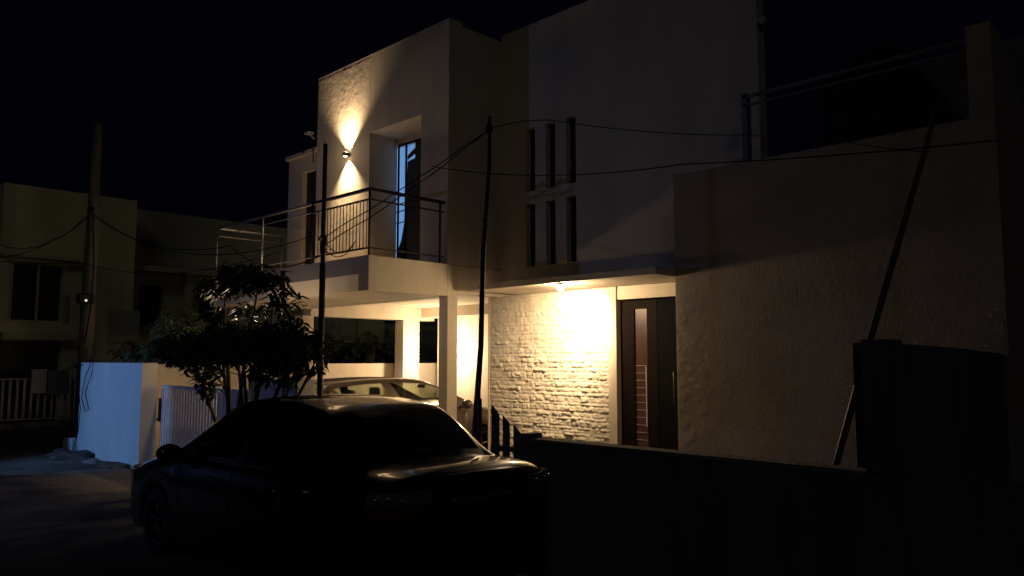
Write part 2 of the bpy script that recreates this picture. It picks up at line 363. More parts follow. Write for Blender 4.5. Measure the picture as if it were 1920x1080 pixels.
# --- right wing: long rough wall with terrace above
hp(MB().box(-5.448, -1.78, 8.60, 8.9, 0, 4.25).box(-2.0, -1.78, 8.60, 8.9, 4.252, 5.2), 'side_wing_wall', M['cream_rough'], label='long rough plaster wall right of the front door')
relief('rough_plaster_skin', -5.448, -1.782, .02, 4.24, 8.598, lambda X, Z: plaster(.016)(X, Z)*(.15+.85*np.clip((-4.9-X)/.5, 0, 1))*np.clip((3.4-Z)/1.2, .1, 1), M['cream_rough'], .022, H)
hp(MB().box(-5.448, -5.43, 8.9, 9.2, 0, 3.0), 'return_wall', M['cream'])
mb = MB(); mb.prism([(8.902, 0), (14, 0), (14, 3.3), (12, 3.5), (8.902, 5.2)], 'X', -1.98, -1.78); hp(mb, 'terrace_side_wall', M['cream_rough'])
hp(MB().box(-4.5, -2.0, 12.0, 12.2, 0, 6.2), 'terrace_rear_wall', M['concrete'])
hp(MB().box(-5.44, -2.0, 8.9, 12, 3.9, 4.0), 'terrace_floor', M['concrete'])
hp(MB().prism([(-4.5, 6.0), (-3.55, 6.35), (-2.45, 4.5), (-4.5, 4.4)], 'Y', 11.2, 11.9), 'stair_housing', M['roofing'])
tr = hp(MB().box(-4.5, -2.0, 8.7, 8.74, 5.08, 5.12).box(-4.5, -2.0, 8.7, 8.74, 4.98, 5.0), 'terrace_railing', M['grey'])
hp(MB().box(-4.515, -4.44, 8.70, 8.80, 4.25, 5.14), 'post', M['darkwall'], tr)
# --- lamps of the house
wl = hp(MB().box(-12.11, -12.03, 7.875, 7.965, 5.615, 5.685), 'wall_lamp', M['plastic'], bevel=.006, label='small up and down wall lamp on the upper floor')
hp(MB().box(-12.10, -12.04, 7.966, 7.995, 5.62, 5.68), 'lamp_plate', M['boxgrey'], wl)
hp(MB().box(-12.10, -12.04, 7.89, 7.945, 5.686, 5.690), 'lamp_lens', M['lamp_warm'], wl)
hp(MB().box(-12.10, -12.04, 7.89, 7.945, 5.610, 5.614), 'lamp_lens', M['lamp_warm'], wl)
light('lamp_up', 'SPOT', (-12.07, 7.92, 5.70), 620, WARM, H, .03, (0, .03, 1), 104, 1).matrix_parent_inverse = HI
light('lamp_spill', 'POINT', (-12.07, 7.60, 5.65), 3, WARM, H, .05).matrix_parent_inverse = HI
light('lamp_down', 'SPOT', (-12.07, 7.92, 5.60), 540, WARM, H, .03, (0, .03, -1), 98, 1).matrix_parent_inverse = HI
pl = hp(MB().tube([(-7.08, 8.22, 2.918), (-7.08, 8.22, 2.885)], [.05, .05], 16), 'porch_lamp', M['steel'], smooth=False, label='bright porch lamp under the canopy edge')
mb = MB(); mb.tube([(-7.08, 8.22, 2.884), (-7.08, 8.22, 2.87), (-7.08, 8.22, 2.845), (-7.08, 8.22, 2.825), (-7.08, 8.22, 2.815)], [.03, .045, .05, .035, .01], 16)
b_ = hp(mb, 'bulb', M['lamp_hot'], pl, smooth=True); b_.visible_shadow = True
light('porch_spot', 'SPOT', (-7.08, 8.22, 2.79), 540, WARM, H, .05, (-.55, .98, -.50), 98, 1).matrix_parent_inverse = HI
light('porch_spill', 'POINT', (-7.08, 8.235, 2.80), 100, WARM, H, .07).matrix_parent_inverse = HI
rl = hp(MB().box(-13.22, -13.08, 11.33, 11.398, 1.90, 2.14), 'rear_wall_lamp', M['plastic'], bevel=.01)
hp(MB().box(-13.20, -13.10, 11.27, 11.328, 1.93, 2.11), 'lamp_diffuser', M['lamp_warm'], rl)
light('carport_light', 'POINT', (-12.78, 10.85, 2.0), 150, (1.0, .72, .44), H, .10).matrix_parent_inverse = HI

# ================================================================= boundary walls, fences, gates
MB().box(-17.05, -13.85, 5.1, 5.36, -.02, 1.79).build('boundary_wall', M['white'], bevel=.006, label='blue lit white boundary wall end at the left street corner', cat='wall')
MB().box(-14.27, -14.05, 5.362, 16, -.02, 1.765).build('boundary_wall', M['cream'], label='cream garden wall running back behind the slatted gate', cat='wall')
MB().box(-9.95, -8.75, 5.1, 5.34, -.02, 1.60).build('gate_pier', M['white'], bevel=.006, label='short white gate wall behind the tree and black sedan', cat='wall')
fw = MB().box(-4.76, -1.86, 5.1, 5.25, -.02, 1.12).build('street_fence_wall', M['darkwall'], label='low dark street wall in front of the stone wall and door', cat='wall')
MB().box(-4.76, -1.86, 5.09, 5.26, 1.122, 1.15).build('coping', M['concrete'], fw)
MB().box(-4.87, -4.762, 5.08, 5.27, -.02, 1.19).build('end_post', M['darkwall'], fw, bevel=.005)
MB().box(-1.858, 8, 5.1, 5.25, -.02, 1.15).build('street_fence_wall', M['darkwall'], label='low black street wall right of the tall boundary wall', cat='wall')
mb = MB().box(-1.86, -1.70, 5.0 + .08, 5.34, 1.152, 1.975); mb.prism([(5.34, 0), (8.59, 0), (8.59, 1.90), (7.4, 1.935), (6.6, 1.95), (5.34, 1.96)], 'X', -1.98, -1.82)
mb.box(-1.98, -1.862, 5.26, 5.338, 0, 1.96)
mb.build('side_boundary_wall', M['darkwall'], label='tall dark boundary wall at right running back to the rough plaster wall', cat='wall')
# slatted sliding gate
g = empty('slatted_gate', (-11.9, 5.45, .03), label='white vertical slat sliding gate across the carport drive', cat='gate')
def gp(mb, name, m, **k):
    o = mb.build(name, m, g, **k); o.matrix_parent_inverse = Matrix.Translation((11.9, -5.45, -.03)); return o
gp(MB().box(-13.82, -9.96, 5.43, 5.47, 1.36, 1.41).box(-13.82, -9.96, 5.43, 5.47, .10, .16).box(-13.82, -13.76, 5.43, 5.47, .162, 1.358).box(-10.02, -9.96, 5.43, 5.47, .162, 1.358).box(-11.6, -11.54, 5.43, 5.47, .162, 1.358), 'gate_frame', M['metal_gate'])
mb = MB(); x = -13.74
while x < -11.63: mb.box(x, x+.062, 5.44, 5.462, .162, 1.358); x += .108
x = -11.52
while x < -10.06: mb.box(x, x+.085, 5.44, 5.462, .162, 1.358); x += .098
gp(mb, 'slats', M['metal_gate'])
gp(MB().box(-13.86, -13.80, 5.40, 5.429, .78, 1.18).box(-13.87, -13.82, 5.38, 5.40, .80, .84), 'latch', M['rail'])
gl_ = empty('gate_lamp', (-10.95, 5.60, 0), label='small warm lamp on a slim post, mostly hidden by the tree leaves', cat='lamp')
o = MB().tube([(-10.95, 5.60, .03), (-10.95, 5.60, 1.98)], .025, 8).build('lamp_post', M['rail'], gl_); o.matrix_parent_inverse = Matrix.Translation((10.95, -5.6, 0))
o = MB().tube([(-10.95, 5.60, 1.985), (-10.95, 5.60, 2.0), (-10.95, 5.60, 2.08), (-10.95, 5.60, 2.10)], [.03, .05, .05, .03], 12).build('lamp_globe', M['lamp_warm'], gl_); o.matrix_parent_inverse = Matrix.Translation((10.95, -5.6, 0)); o.visible_shadow = True
light('gate_light', 'POINT', (-10.95, 5.60, 2.17), 38, (1.0, .70, .42), None, .05)
# small picket gate beside the fence post
pg = empty('picket_gate', (-5.15, 5.15, 0), label='dark picket gate with stepped tops beside the low street wall', cat='gate')
def pp(mb, name): o = mb.build(name, M['darkwall'], pg); o.matrix_parent_inverse = Matrix.Translation((5.15, -5.15, 0)); return o
for x0, x1, z0, z1 in ((-5.30, -5.205, 1.42, 1.34), (-5.15, -5.07, 1.325, 1.265), (-5.01, -4.935, 1.25, 1.19)):
    pp(MB().prism([(x0, .05), (x1, .05), (x1, z1), (x0, z0)], 'Y', 5.145, 5.16), 'picket')
pp(MB().box(-5.33, -4.88, 5.162, 5.19, 1.00, 1.05), 'rail'); pp(MB().box(-5.33, -4.88, 5.162, 5.19, .2, .25), 'rail')
# neighbour's front fence on a plinth, across the side road
nf = empty('metal_fence', (-24.5, 6, 0), label='pale vertical bar metal fence of the olive house at far left', cat='fence')
def npf(mb, name, m): o = mb.build(name, m, nf); o.matrix_parent_inverse = Matrix.Translation((24.5, -6, 0)); return o
npf(MB().box(-24.62, -24.38, 2, 9.5, -.02, .14), 'plinth', M['concrete'])
mb = MB(); y = 2.0
while y < 9.5: mb.box(-24.52, -24.48, y, y+.06, .24, 1.30); y += .17
mb.box(-24.53, -24.475, 2, 9.5, 1.302, 1.34).box(-24.53, -24.475, 2, 9.5, .20, .238); npf(mb, 'bar_panel', M['boxgrey'])
mb = MB().box(-24.44, -24.3, 6.05, 6.42, .92, 1.58).build('meter_box', M['boxgrey'], bevel=.01, label='pale grey meter box hung on the metal fence', cat='meter box')
mb = MB().box(-24.44, -24.26, 6.45, 6.98, .88, 1.55).build('meter_box', M['darkwall'], bevel=.01, label='larger dark meter box hung right of the pale one', cat='meter box')
lb = empty('letter_box', (-24.25, 7.08, 0), label='letter box with a pitched roof on a post by the fence', cat='letter box')
def lbp(mb, name, m): o = mb.build(name, m, lb); o.matrix_parent_inverse = Matrix.Translation((24.25, -7.08, 0)); return o
lbp(MB().box(-24.27, -24.23, 7.06, 7.10, 0, 1.3), 'post', M['rail']); lbp(MB().box(-24.35, -24.15, 6.93, 7.23, 1.3, 1.48), 'box', M['boxgrey'])
lbp(MB().prism([(6.82, 1.47), (7.08, 1.75), (7.34, 1.47), (7.30, 1.45), (7.08, 1.68), (6.86, 1.45)], 'X', -24.4, -24.1), 'roof', M['boxgrey'])
# white block and rubble at the foot of the blue wall
MB().prism([(-17.62, 0), (-17.06, 0), (-17.06, .30), (-17.60, .27)], 'Y', 5.0, 5.3).build('concrete_block', M['white'], bevel=.02, label='small white block against the left foot of the boundary wall', cat='block')
def lump(name, cx, cy, r, h, m, seed, **k):
    rr = random.Random(seed); b = bmesh.new(); bmesh.ops.create_icosphere(b, subdivisions=3, radius=1)
    ph = [rr.uniform(0, 6) for _ in range(6)]
    for v in b.verts:
        p = v.co; s = 1 + .22*math.sin(p.x*3+ph[0])*math.sin(p.y*4+ph[1]) + .14*math.sin(p.y*7+ph[2]+p.z*5) + .08*math.sin(p.x*13+ph[3])
        v.co = Vector((p.x*r*s, p.y*r*.5*s, max(-.3, p.z)*h*s))
    me = bpy.data.meshes.new(name); b.to_mesh(me); b.free(); me.materials.append(m)
    o = bpy.data.objects.new(name, me); COL.objects.link(o); o.location = (cx, cy, 0); return tag(o, **k)
lump('soil_heap', -16.4, 4.78, .75, .13, M['soil'], 1, label='dark heap of soil at the left foot of the blue wall', cat='soil heap')
lump('soil_heap', -14.5, 4.86, .45, .08, M['soil'], 2, label='low ridge of soil at the right foot of the blue wall', cat='soil heap')
lump('rubble_stone', -15.3, 4.85, .34, .06, M['concrete'], 4, label='flat pale rubble stone between the two soil heaps', cat='stone')

# ================================================================= neighbouring houses
n1 = empty('olive_house', (-26, 5, 0), label='large olive yellow house at far left behind the utility pole', cat='house')
def child(root, mb, name, m, **k):
    o = mb.build(name, m, root, **k)
    if root.parent is None: o.matrix_parent_inverse = Matrix.Translation(-root.location)
    return o
mb = MB(); holed_wall(mb, 'X', -26, -26.3, 5.5, 9.2, -.02, 6.98, [(5.85, 7.15, 3.0, 4.65), (4.0, 7.3, 0, 2.35)] if False else [(5.85, 7.15, 3.0, 4.65), (5.6, 7.2, 0, 2.4)])
mb.box(-34, -26.3, 5.5, 9.2, -.02, 6.97); child(n1, mb, 'wall', M['nwall'])
child(n1, MB().box(-26.299, -26.25, 5.85, 7.15, 3.0, 4.65), 'window_opening', M['dark'])
child(n1, MB().box(-26.299, -26.25, 5.6, 7.2, 0, 2.4), 'garage_opening', M['dark'])
wfm = child(n1, MB().box(-26.05, -25.98, 5.78, 5.85, 2.95, 4.72).box(-26.05, -25.98, 6.46, 6.53, 2.95, 4.72).box(-26.05, -25.98, 5.85, 7.2, 4.652, 4.72), 'window_frame', M['ncream'])
child(n1, MB().box(-26.2, -25.6, 5.6, 7.6, 2.42, 2.62), 'ledge', M['ncream'])
child(n1, MB().box(-26.0, -25.6, 5.5, 7.5, 4.80, 4.88), 'sunshade', M['ncream'])
child(n1, MB().box(-25.98, -25.93, 7.2, 7.3, 3.0, 3.8), 'shutter', M['nwall2'])
child(n1, MB().box(-25.94, -25.9, 8.45, 8.55, 2.3, 3.5).box(-25.94, -25.9, 8.56, 9.4, 2.4, 3.4), 'side_panel', M['nwall2'])
n2 = empty('olive_terrace_house', (-27.5, 9.3, 0), label='dim set back olive house between the utility pole and the balcony', cat='house')
mb = MB(); holed_wall(mb, 'X', -27.5, -27.8, 9.21, 17, -.02, 7.0, [(9.9, 10.7, 3.0, 4.4), (12.0, 13.0, 2.9, 4.4), (9.6, 16.5, .2, 2.3)]); mb.box(-34, -27.8, 9.21, 17, -.02, 6.98)
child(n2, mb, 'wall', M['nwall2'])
child(n2, MB().box(-27.799, -27.75, 9.9, 10.7, 3.0, 4.4).box(-27.799, -27.75, 12.0, 13.0, 2.9, 4.4).box(-27.799, -27.75, 9.6, 16.5, .2, 2.3), 'dark_openings', M['dark'])
child(n2, MB().box(-27.5, -26.6, 9.21, 16, 4.80, 4.98), 'sunshade', M['ncream'])
child(n2, MB().box(-27.2, -27.0, 11.3, 11.55, 0, 4.8), 'pillar', M['ncream'])
child(n2, MB().box(-27.5, -26.6, 9.21, 16, 2.35, 2.7), 'ledge', M['nwall'])
n3 = empty('green_house', (-26, 17.2, 0), label='dim green house with pale ledge seen through the carport', cat='house')
mb = MB(); holed_wall(mb, 'X', -27.4, -27.7, 17.2, 34, -.02, 6.2, [(17.4, 19.3, 0, 2.4), (19.6, 22, .9, 2.3), (20, 21.4, 3.4, 4.6)]); mb.box(-34, -27.7, 17.2, 34, -.02, 6.18)
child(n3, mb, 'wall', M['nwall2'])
child(n3, MB().box(-27.699, -27.65, 17.4, 19.3, 0, 2.4).box(-27.699, -27.65, 19.6, 22, .9, 2.3).box(-27.699, -27.65, 20, 21.4, 3.4, 4.6), 'dark_openings', M['dark'])
child(n3, MB().box(-27.4, -25.6, 15.9, 19.2, 2.5, 2.72), 'ledge', M['ncream'])
child(n3, MB().box(-26.1, -25.9, 18.3, 18.6, 0, 2.5), 'pillar', M['ncream'])
child(n3, MB().box(-26.9, -26.4, 18.4, 19.4, 2.73, 3.9), 'balcony_panel', M['nwall'])
MB().box(-26.2, -25.2, 21.0, 22.4, 3.05, 3.28).box(-26.1, -25.9, 22.2, 22.4, -.02, 3.05).build('gate_portal', M['ncream'], label='pale flat portal seen through the rear gap of the carport', cat='portal')

# ================================================================= poles and cables
up = empty('utility_pole', (-18.3, 5.55, 0), label='tall dark concrete utility pole behind the blue lit wall', cat='utility pole')
child(up, MB().tube([(-18.3, 5.55, -.02), (-18.32, 5.56, 3.0), (-18.4, 5.6, 5.2), (-18.42, 5.6, 7.1)], [.16, .145, .12, .10], 14), 'shaft', M['concpole'], smooth=True)
lh = child(up, MB().box(-18.30, -18.08, 5.30, 5.62, 3.05, 3.25), 'lamp_housing', M['plastic'], bevel=.03)
child(lh, MB().tube([(-18.079, 5.44, 3.11), (-18.06, 5.43, 3.11)], [.026, .02], 10), 'lamp_lens', M['dotlamp'])
child(up, MB().tube([(-18.22, 5.45, 5.1), (-18.12, 5.5, 5.12)], .05, 8), 'cable_clamp', M['rail'])
def arc(a, b, sag, n=18, wob=0):
    a = Vector(a); b = Vector(b); rr = random.Random(int(abs(a.x*97)))
    return [a.lerp(b, t/n) - Vector((0, 0, sag*4*(t/n)*(1-t/n) + rr.uniform(-wob, wob))) for t in range(n+1)]
def cable(pts, r, label, name='overhead_cable', group=None):
    mb = MB()
    for p in pts: mb.tube(p, r, 6)
    return mb.build(name, M['cable'], smooth=True, label=label, cat='cable', group=group)
MB().tube([(-8.06, 5.0, -.02), (-8.06, 5.0, 3.0)], .036, 12).tube([(-8.06, 5.0, 3.0), (-8.06, 5.0, 4.46)], [.030, .026], 12).build('steel_pole', M['bamboo'], smooth=True, label='thin straight steel pole behind the black sedan in front of the balcony', cat='pole')
MB().tube([(-5.93, 5.55, -.02), (-5.99, 5.58, 1.15), (-5.93, 5.6, 2.0), (-5.90, 5.6, 3.0), (-5.81, 5.6, 3.9), (-5.807, 5.6, 4.44)], [.036, .034, .030, .026, .022, .018], 9).build('bamboo_pole', M['bamboo'], smooth=True, label='slightly crooked thin pole in front of the bright carport wall', cat='pole')
MB().tube([(-5.85, 5.5, -.02), (-5.84, 5.5, 1.45)], .026, 8).tube([(-5.84, 5.5, 1.45), (-5.84, 5.5, 1.56)], .012, 6).build('short_stake', M['bamboo'], label='short stake beside the foot of the crooked pole', cat='stake')
MB().tube([(-2.28, 5.45, 0), (-2.228, 5.6, 1.10), (-2.223, 6.5, 2.165)] if False else [(-2.35, 5.38, .03), (-2.27, 5.62, 1.08), (-2.17, 6.1, 1.98), (-2.10, 6.7, 2.88), (-2.02, 7.3, 3.80), (-2.0, 7.5, 4.15)], [.028, .026, .026, .028, .024, .018], 9).build('leaning_pole', M['bamboolight'], smooth=True, label='long leaning pole behind the tall dark boundary wall at right', cat='pole')
A = (-5.81, 5.6, 4.30)
cable([arc(A, (-5.2, 5.9, 4.33), -.03, 8) + arc((-5.2, 5.9, 4.33), (-4.4, 8.6, 4.58), .05, 14)[1:], arc((-4.4, 8.6, 4.58), (-3.4, 8.5, 4.32), .02), arc((-3.4, 8.5, 4.32), (-1.56, 5.6, 3.24), .02)], .005, 'upper cable running right from the crooked pole to the terrace')
cable([arc((-6.57, 5.45, 4.0), (-3.454, 5.6, 3.495), .10), arc((-3.454, 5.6, 3.495), (-1.126, 5.6, 3.236), .02)], .005, 'lower nearly level cable crossing below the slit windows')
for dz, lb_ in ((0, 'upper'), (-.10, 'lower')):
    cable([arc(A, (-8.02, 4.96, 3.30+dz), .03-dz*.3, wob=.008), arc((-8.02, 4.96, 3.30+dz), (-9.3, 6.3, 3.55), .18)], .006, lb_ + ' of two cables sagging from the crooked pole across the balcony railing')
cable([arc((-18.2, 5.5, 5.05), (-13.0, 6.2, 3.85), .35), arc((-13.0, 6.2, 3.85), (-8.1, 5.0, 3.1), .25), arc((-18.2, 5.5, 5.0), (-10.5, 6.3, 3.75), .55)], .008, 'cable sagging right from the utility pole towards the balcony')
cable([arc((-18.5, 5.5, 5.0), (-21.5, 4.3, 4.7), .45, wob=.02), arc((-18.5, 5.5, 4.95), (-21, 4.0, 4.2), .3, wob=.02), arc((-18.45, 5.5, 3.95), (-24, 3.5, 4.6), .12)], .009, 'cable bundle looping left from the utility pole')
cable([arc((-18.3, 5.4, 3.95), (-11.5, 6.3, 3.6), .3)], .007, 'thin lower cable running right across the olive house')
cable([[(-18.12, 5.5, 5.0), (-17.9, 5.5, 4.0), (-17.95, 5.5, 3.0), (-18.05, 5.45, 2.2)]], .014, 'cable dropping down the right side of the utility pole', 'drop_cable')
cable([[(-16.75, 5.2, 1.86), (-16.95, 5.06, 1.72), (-17.0, 5.05, 1.4), (-16.8, 5.05, .9), (-16.85, 5.05, .45), (-17.05, 5.02, .05)],
       [(-16.3, 5.06, 1.82), (-16.6, 5.05, 1.5), (-16.75, 5.05, 1.1), (-16.5, 5.05, .85), (-16.3, 5.05, .9), (-16.55, 5.05, 1.2), (-16.25, 5.06, 1.6), (-16.2, 5.06, 1.8)]], .009, 'loose black cable hanging down the face of the blue lit wall', 'hanging_cable')

def knot(parent_name, pts, r, m='cable', nm='cable_knot'):
    o = MB().tube(pts, r, 10).build(nm, M[m], bpy.data.objects[parent_name], smooth=True); return o
knot('bamboo_pole', [(-5.815, 5.6, 4.25), (-5.815, 5.6, 4.29), (-5.81, 5.6, 4.33), (-5.81, 5.6, 4.36)], [.022, .042, .038, .02])
for zz, xx in ((1.7, -5.955), (2.5, -5.915), (3.3, -5.872)):
    knot('bamboo_pole', [(xx, 5.6, zz), (xx, 5.6, zz+.02), (xx, 5.6, zz+.04)], [.024, .034, .024], 'bamboo', 'bamboo_node')
knot('steel_pole', [(-8.06, 5.0, 3.12), (-8.06, 5.0, 3.34)], .040, 'rail', 'clamp')
knot('steel_pole', [(-8.06, 4.97, 3.28), (-8.03, 4.93, 3.29)], .022, 'white', 'insulator')
# ================================================================= trees
def foliage(name, m, parent, clumps, nper, L, seed, keep=None):
    rr = random.Random(seed); vs = []; fs = []
    for (cx, cy, cz, rx, ry, rz, wgt) in clumps:
        for _ in range(int(nper*wgt)):
            # a cluster of leaves round a twig end
            while True:
                p = Vector((rr.uniform(-1, 1), rr.uniform(-1, 1), rr.uniform(-1, 1)))
                if p.length < 1: break
            p = Vector((cx+p.x*rx, cy+p.y*ry, cz+p.z*rz))
            base = rr.uniform(0, 6.28)
            for q in range(rr.randint(4, 7)):
                a = base + q*1.1 + rr.uniform(-.4, .4); dr = rr.uniform(-.9, .25)
                d = Vector((math.cos(a), math.sin(a), dr)).normalized(); l = L*rr.uniform(.6, 1.25); wd = l*rr.uniform(.17, .24)
                s = d.cross(Vector((rr.uniform(-.3, .3), rr.uniform(-.3, .3), 1))).normalized(); up_ = s.cross(d)
                o = p + Vector((rr.uniform(-.03, .03), rr.uniform(-.03, .03), rr.uniform(-.05, .05))); n = len(vs)
                droop = Vector((0, 0, -l*rr.uniform(.05, .35)))
                vs += [o, o+d*l*.35+s*wd, o+d*l*.35-s*wd, o+d*l*.4+up_*(-wd*.35), o+d*l*.75+s*wd*.7+droop*.5, o+d*l*.75-s*wd*.7+droop*.5, o+d*l*.78-up_*wd*.2+droop*.5, o+d*l+droop]
                fs += [(n, n+1, n+3), (n, n+3, n+2), (n+1, n+4, n+6, n+3), (n+3, n+6, n+5, n+2), (n+4, n+7, n+6), (n+6, n+7, n+5)]
    mb = MB(); mb.v = [tuple(v) for v in vs]; mb.f = fs
    me = bpy.data.meshes.new(name); me.from_pydata(mb.v, [], mb.f); me.materials.append(m)
    o = bpy.data.objects.new(name, me); COL.objects.link(o); o.parent = parent; o.matrix_parent_inverse = Matrix.Translation(-parent.location)
    return o
t = empty('small_tree', (-9.7, 4.93, 0), label='small leafy street tree with several thin stems behind the black sedan', cat='tree')
base = Vector((-9.7, 4.93, 0))
tips = [(-10.9, 4.9, 2.85), (-10.2, 4.8, 2.9), (-9.6, 5.0, 2.95), (-9.0, 4.9, 2.75), (-8.4, 5.0, 2.3), (-11.6, 4.9, 2.15), (-9.2, 4.6, 2.1), (-10.4, 5.1, 2.2), (-7.9, 4.9, 1.95)]
mb = MB()
for i, tp in enumerate(tips):
    b0 = base + Vector((random.uniform(-.5, .4), random.uniform(-.08, .08), 0)); tp = Vector(tp)
    mid = b0.lerp(tp, .5) + Vector((random.uniform(-.1, .1), 0, .15))
    mb.tube([b0, b0.lerp(mid, .5)+Vector((0, 0, .12)), mid, mid.lerp(tp, .5)+Vector((random.uniform(-.08, .08), 0, .05)), tp], [.045, .036, .026, .018, .008], 7)
    for _ in range(4):
        q = mid.lerp(tp, random.uniform(.1, .9)); mb.tube([q, q+Vector((random.uniform(-.4, .4), random.uniform(-.3, .3), random.uniform(.0, .3)))], [.010, .004], 5)
child(t, mb, 'trunk', M['bark'], smooth=True)
cl = [(-10.0, 4.9, 2.08, 1.35, .45, .26, 3.4), (-11.5, 4.9, 2.05, .75, .4, .26, 1.8), (-8.7, 4.9, 2.05, .75, .4, .30, 1.6), (-9.7, 4.9, 2.90, .85, .35, .10, 1.7), (-10.5, 4.9, 2.88, .45, .3, .12, .9),
      (-9.9, 4.9, 3.04, .5, .3, .07, .5), (-8.75, 4.9, 2.62, .22, .2, .12, .14), (-8.0, 4.9, 1.95, .30, .3, .24, .35), (-11.0, 4.9, 1.80, .35, .3, .2, .35), (-10.6, 4.85, 1.55, .16, .2, .20, .22), (-8.9, 4.9, 1.75, .5, .3, .20, .6), (-9.6, 4.9, 2.5, 1.1, .4, .16, .22), (-12.3, 4.9, 2.0, .3, .3, .15, .2)]
foliage('crown', M['leaf'], t, cl, 105, .15, 5)
t2 = empty('garden_bush', (-15.6, 6.2, 0), label='spreading dark bush behind the boundary wall left of the tree', cat='bush')
mb = MB()
for i in range(7):
    b0 = Vector((-15.6+random.uniform(-.3, .3), 6.2, 0)); tp = Vector((-15.7+random.uniform(-1.8, 1.9), 6.2+random.uniform(-.5, .5), random.uniform(1.8, 2.4)))
    mb.tube([b0, b0.lerp(tp, .5)+Vector((0, 0, .3)), tp], [.04, .025, .008], 6)
child(t2, mb, 'stems', M['bark'], smooth=True)
foliage('foliage', M['bush'], t2, [(-16.6, 6.2, 1.85, 1.1, .5, .30, .9), (-15.2, 6.2, 2.15, 1.0, .5, .45, 1.8), (-14.6, 6.0, 2.55, .8, .4, .28, 1.1), (-17.4, 6.2, 2.05, .5, .4, .22, .3)], 80, .16, 9)
t3 = empty('garden_bush', (-20.0, 14.0, 0), label='dark shrub far behind, seen through the carport', cat='bush')
child(t3, MB().tube([(-20, 14, 0), (-20.1, 14.1, 1.2), (-20, 14, 2.1)], [.06, .04, .01], 6), 'stems', M['bark'])
foliage('foliage', M['bush'], t3, [(-20, 14.0, 2.2, .9, 1.0, .55, 1), (-19.8, 15.4, 2.2, .6, .7, .4, .6)], 60, .2, 13)

# ================================================================= cars
def cr(keys, x):
    xs = [k[0] for k in keys]
    if x <= xs[0]: return keys[0][1]
    if x >= xs[-1]: return keys[-1][1]
    for i in range(len(xs)-1):
        if xs[i] <= x <= xs[i+1]: break
    def sl(a, b): return (keys[b][1]-keys[a][1])/(keys[b][0]-keys[a][0])
    n = len(keys)-1; h = xs[i+1]-xs[i]; s = sl(i, i+1)
    m0 = s if i == 0 else (0 if sl(i-1, i)*s <= 0 else (sl(i-1, i)+s)/2)
    m1 = s if i+1 == n else (0 if sl(i+1, i+2)*s <= 0 else (sl(i+1, i+2)+s)/2)
    if s: m0 = max(min(m0/s, 3), 0)*s; m1 = max(min(m1/s, 3), 0)*s
    u = (x-xs[i])/h; a, b = keys[i][1], keys[i+1][1]
    return a*(2*u**3-3*u**2+1) + m0*h*(u**3-2*u**2+u) + b*(-2*u**3+3*u**2) + m1*h*(u**3-u**2)
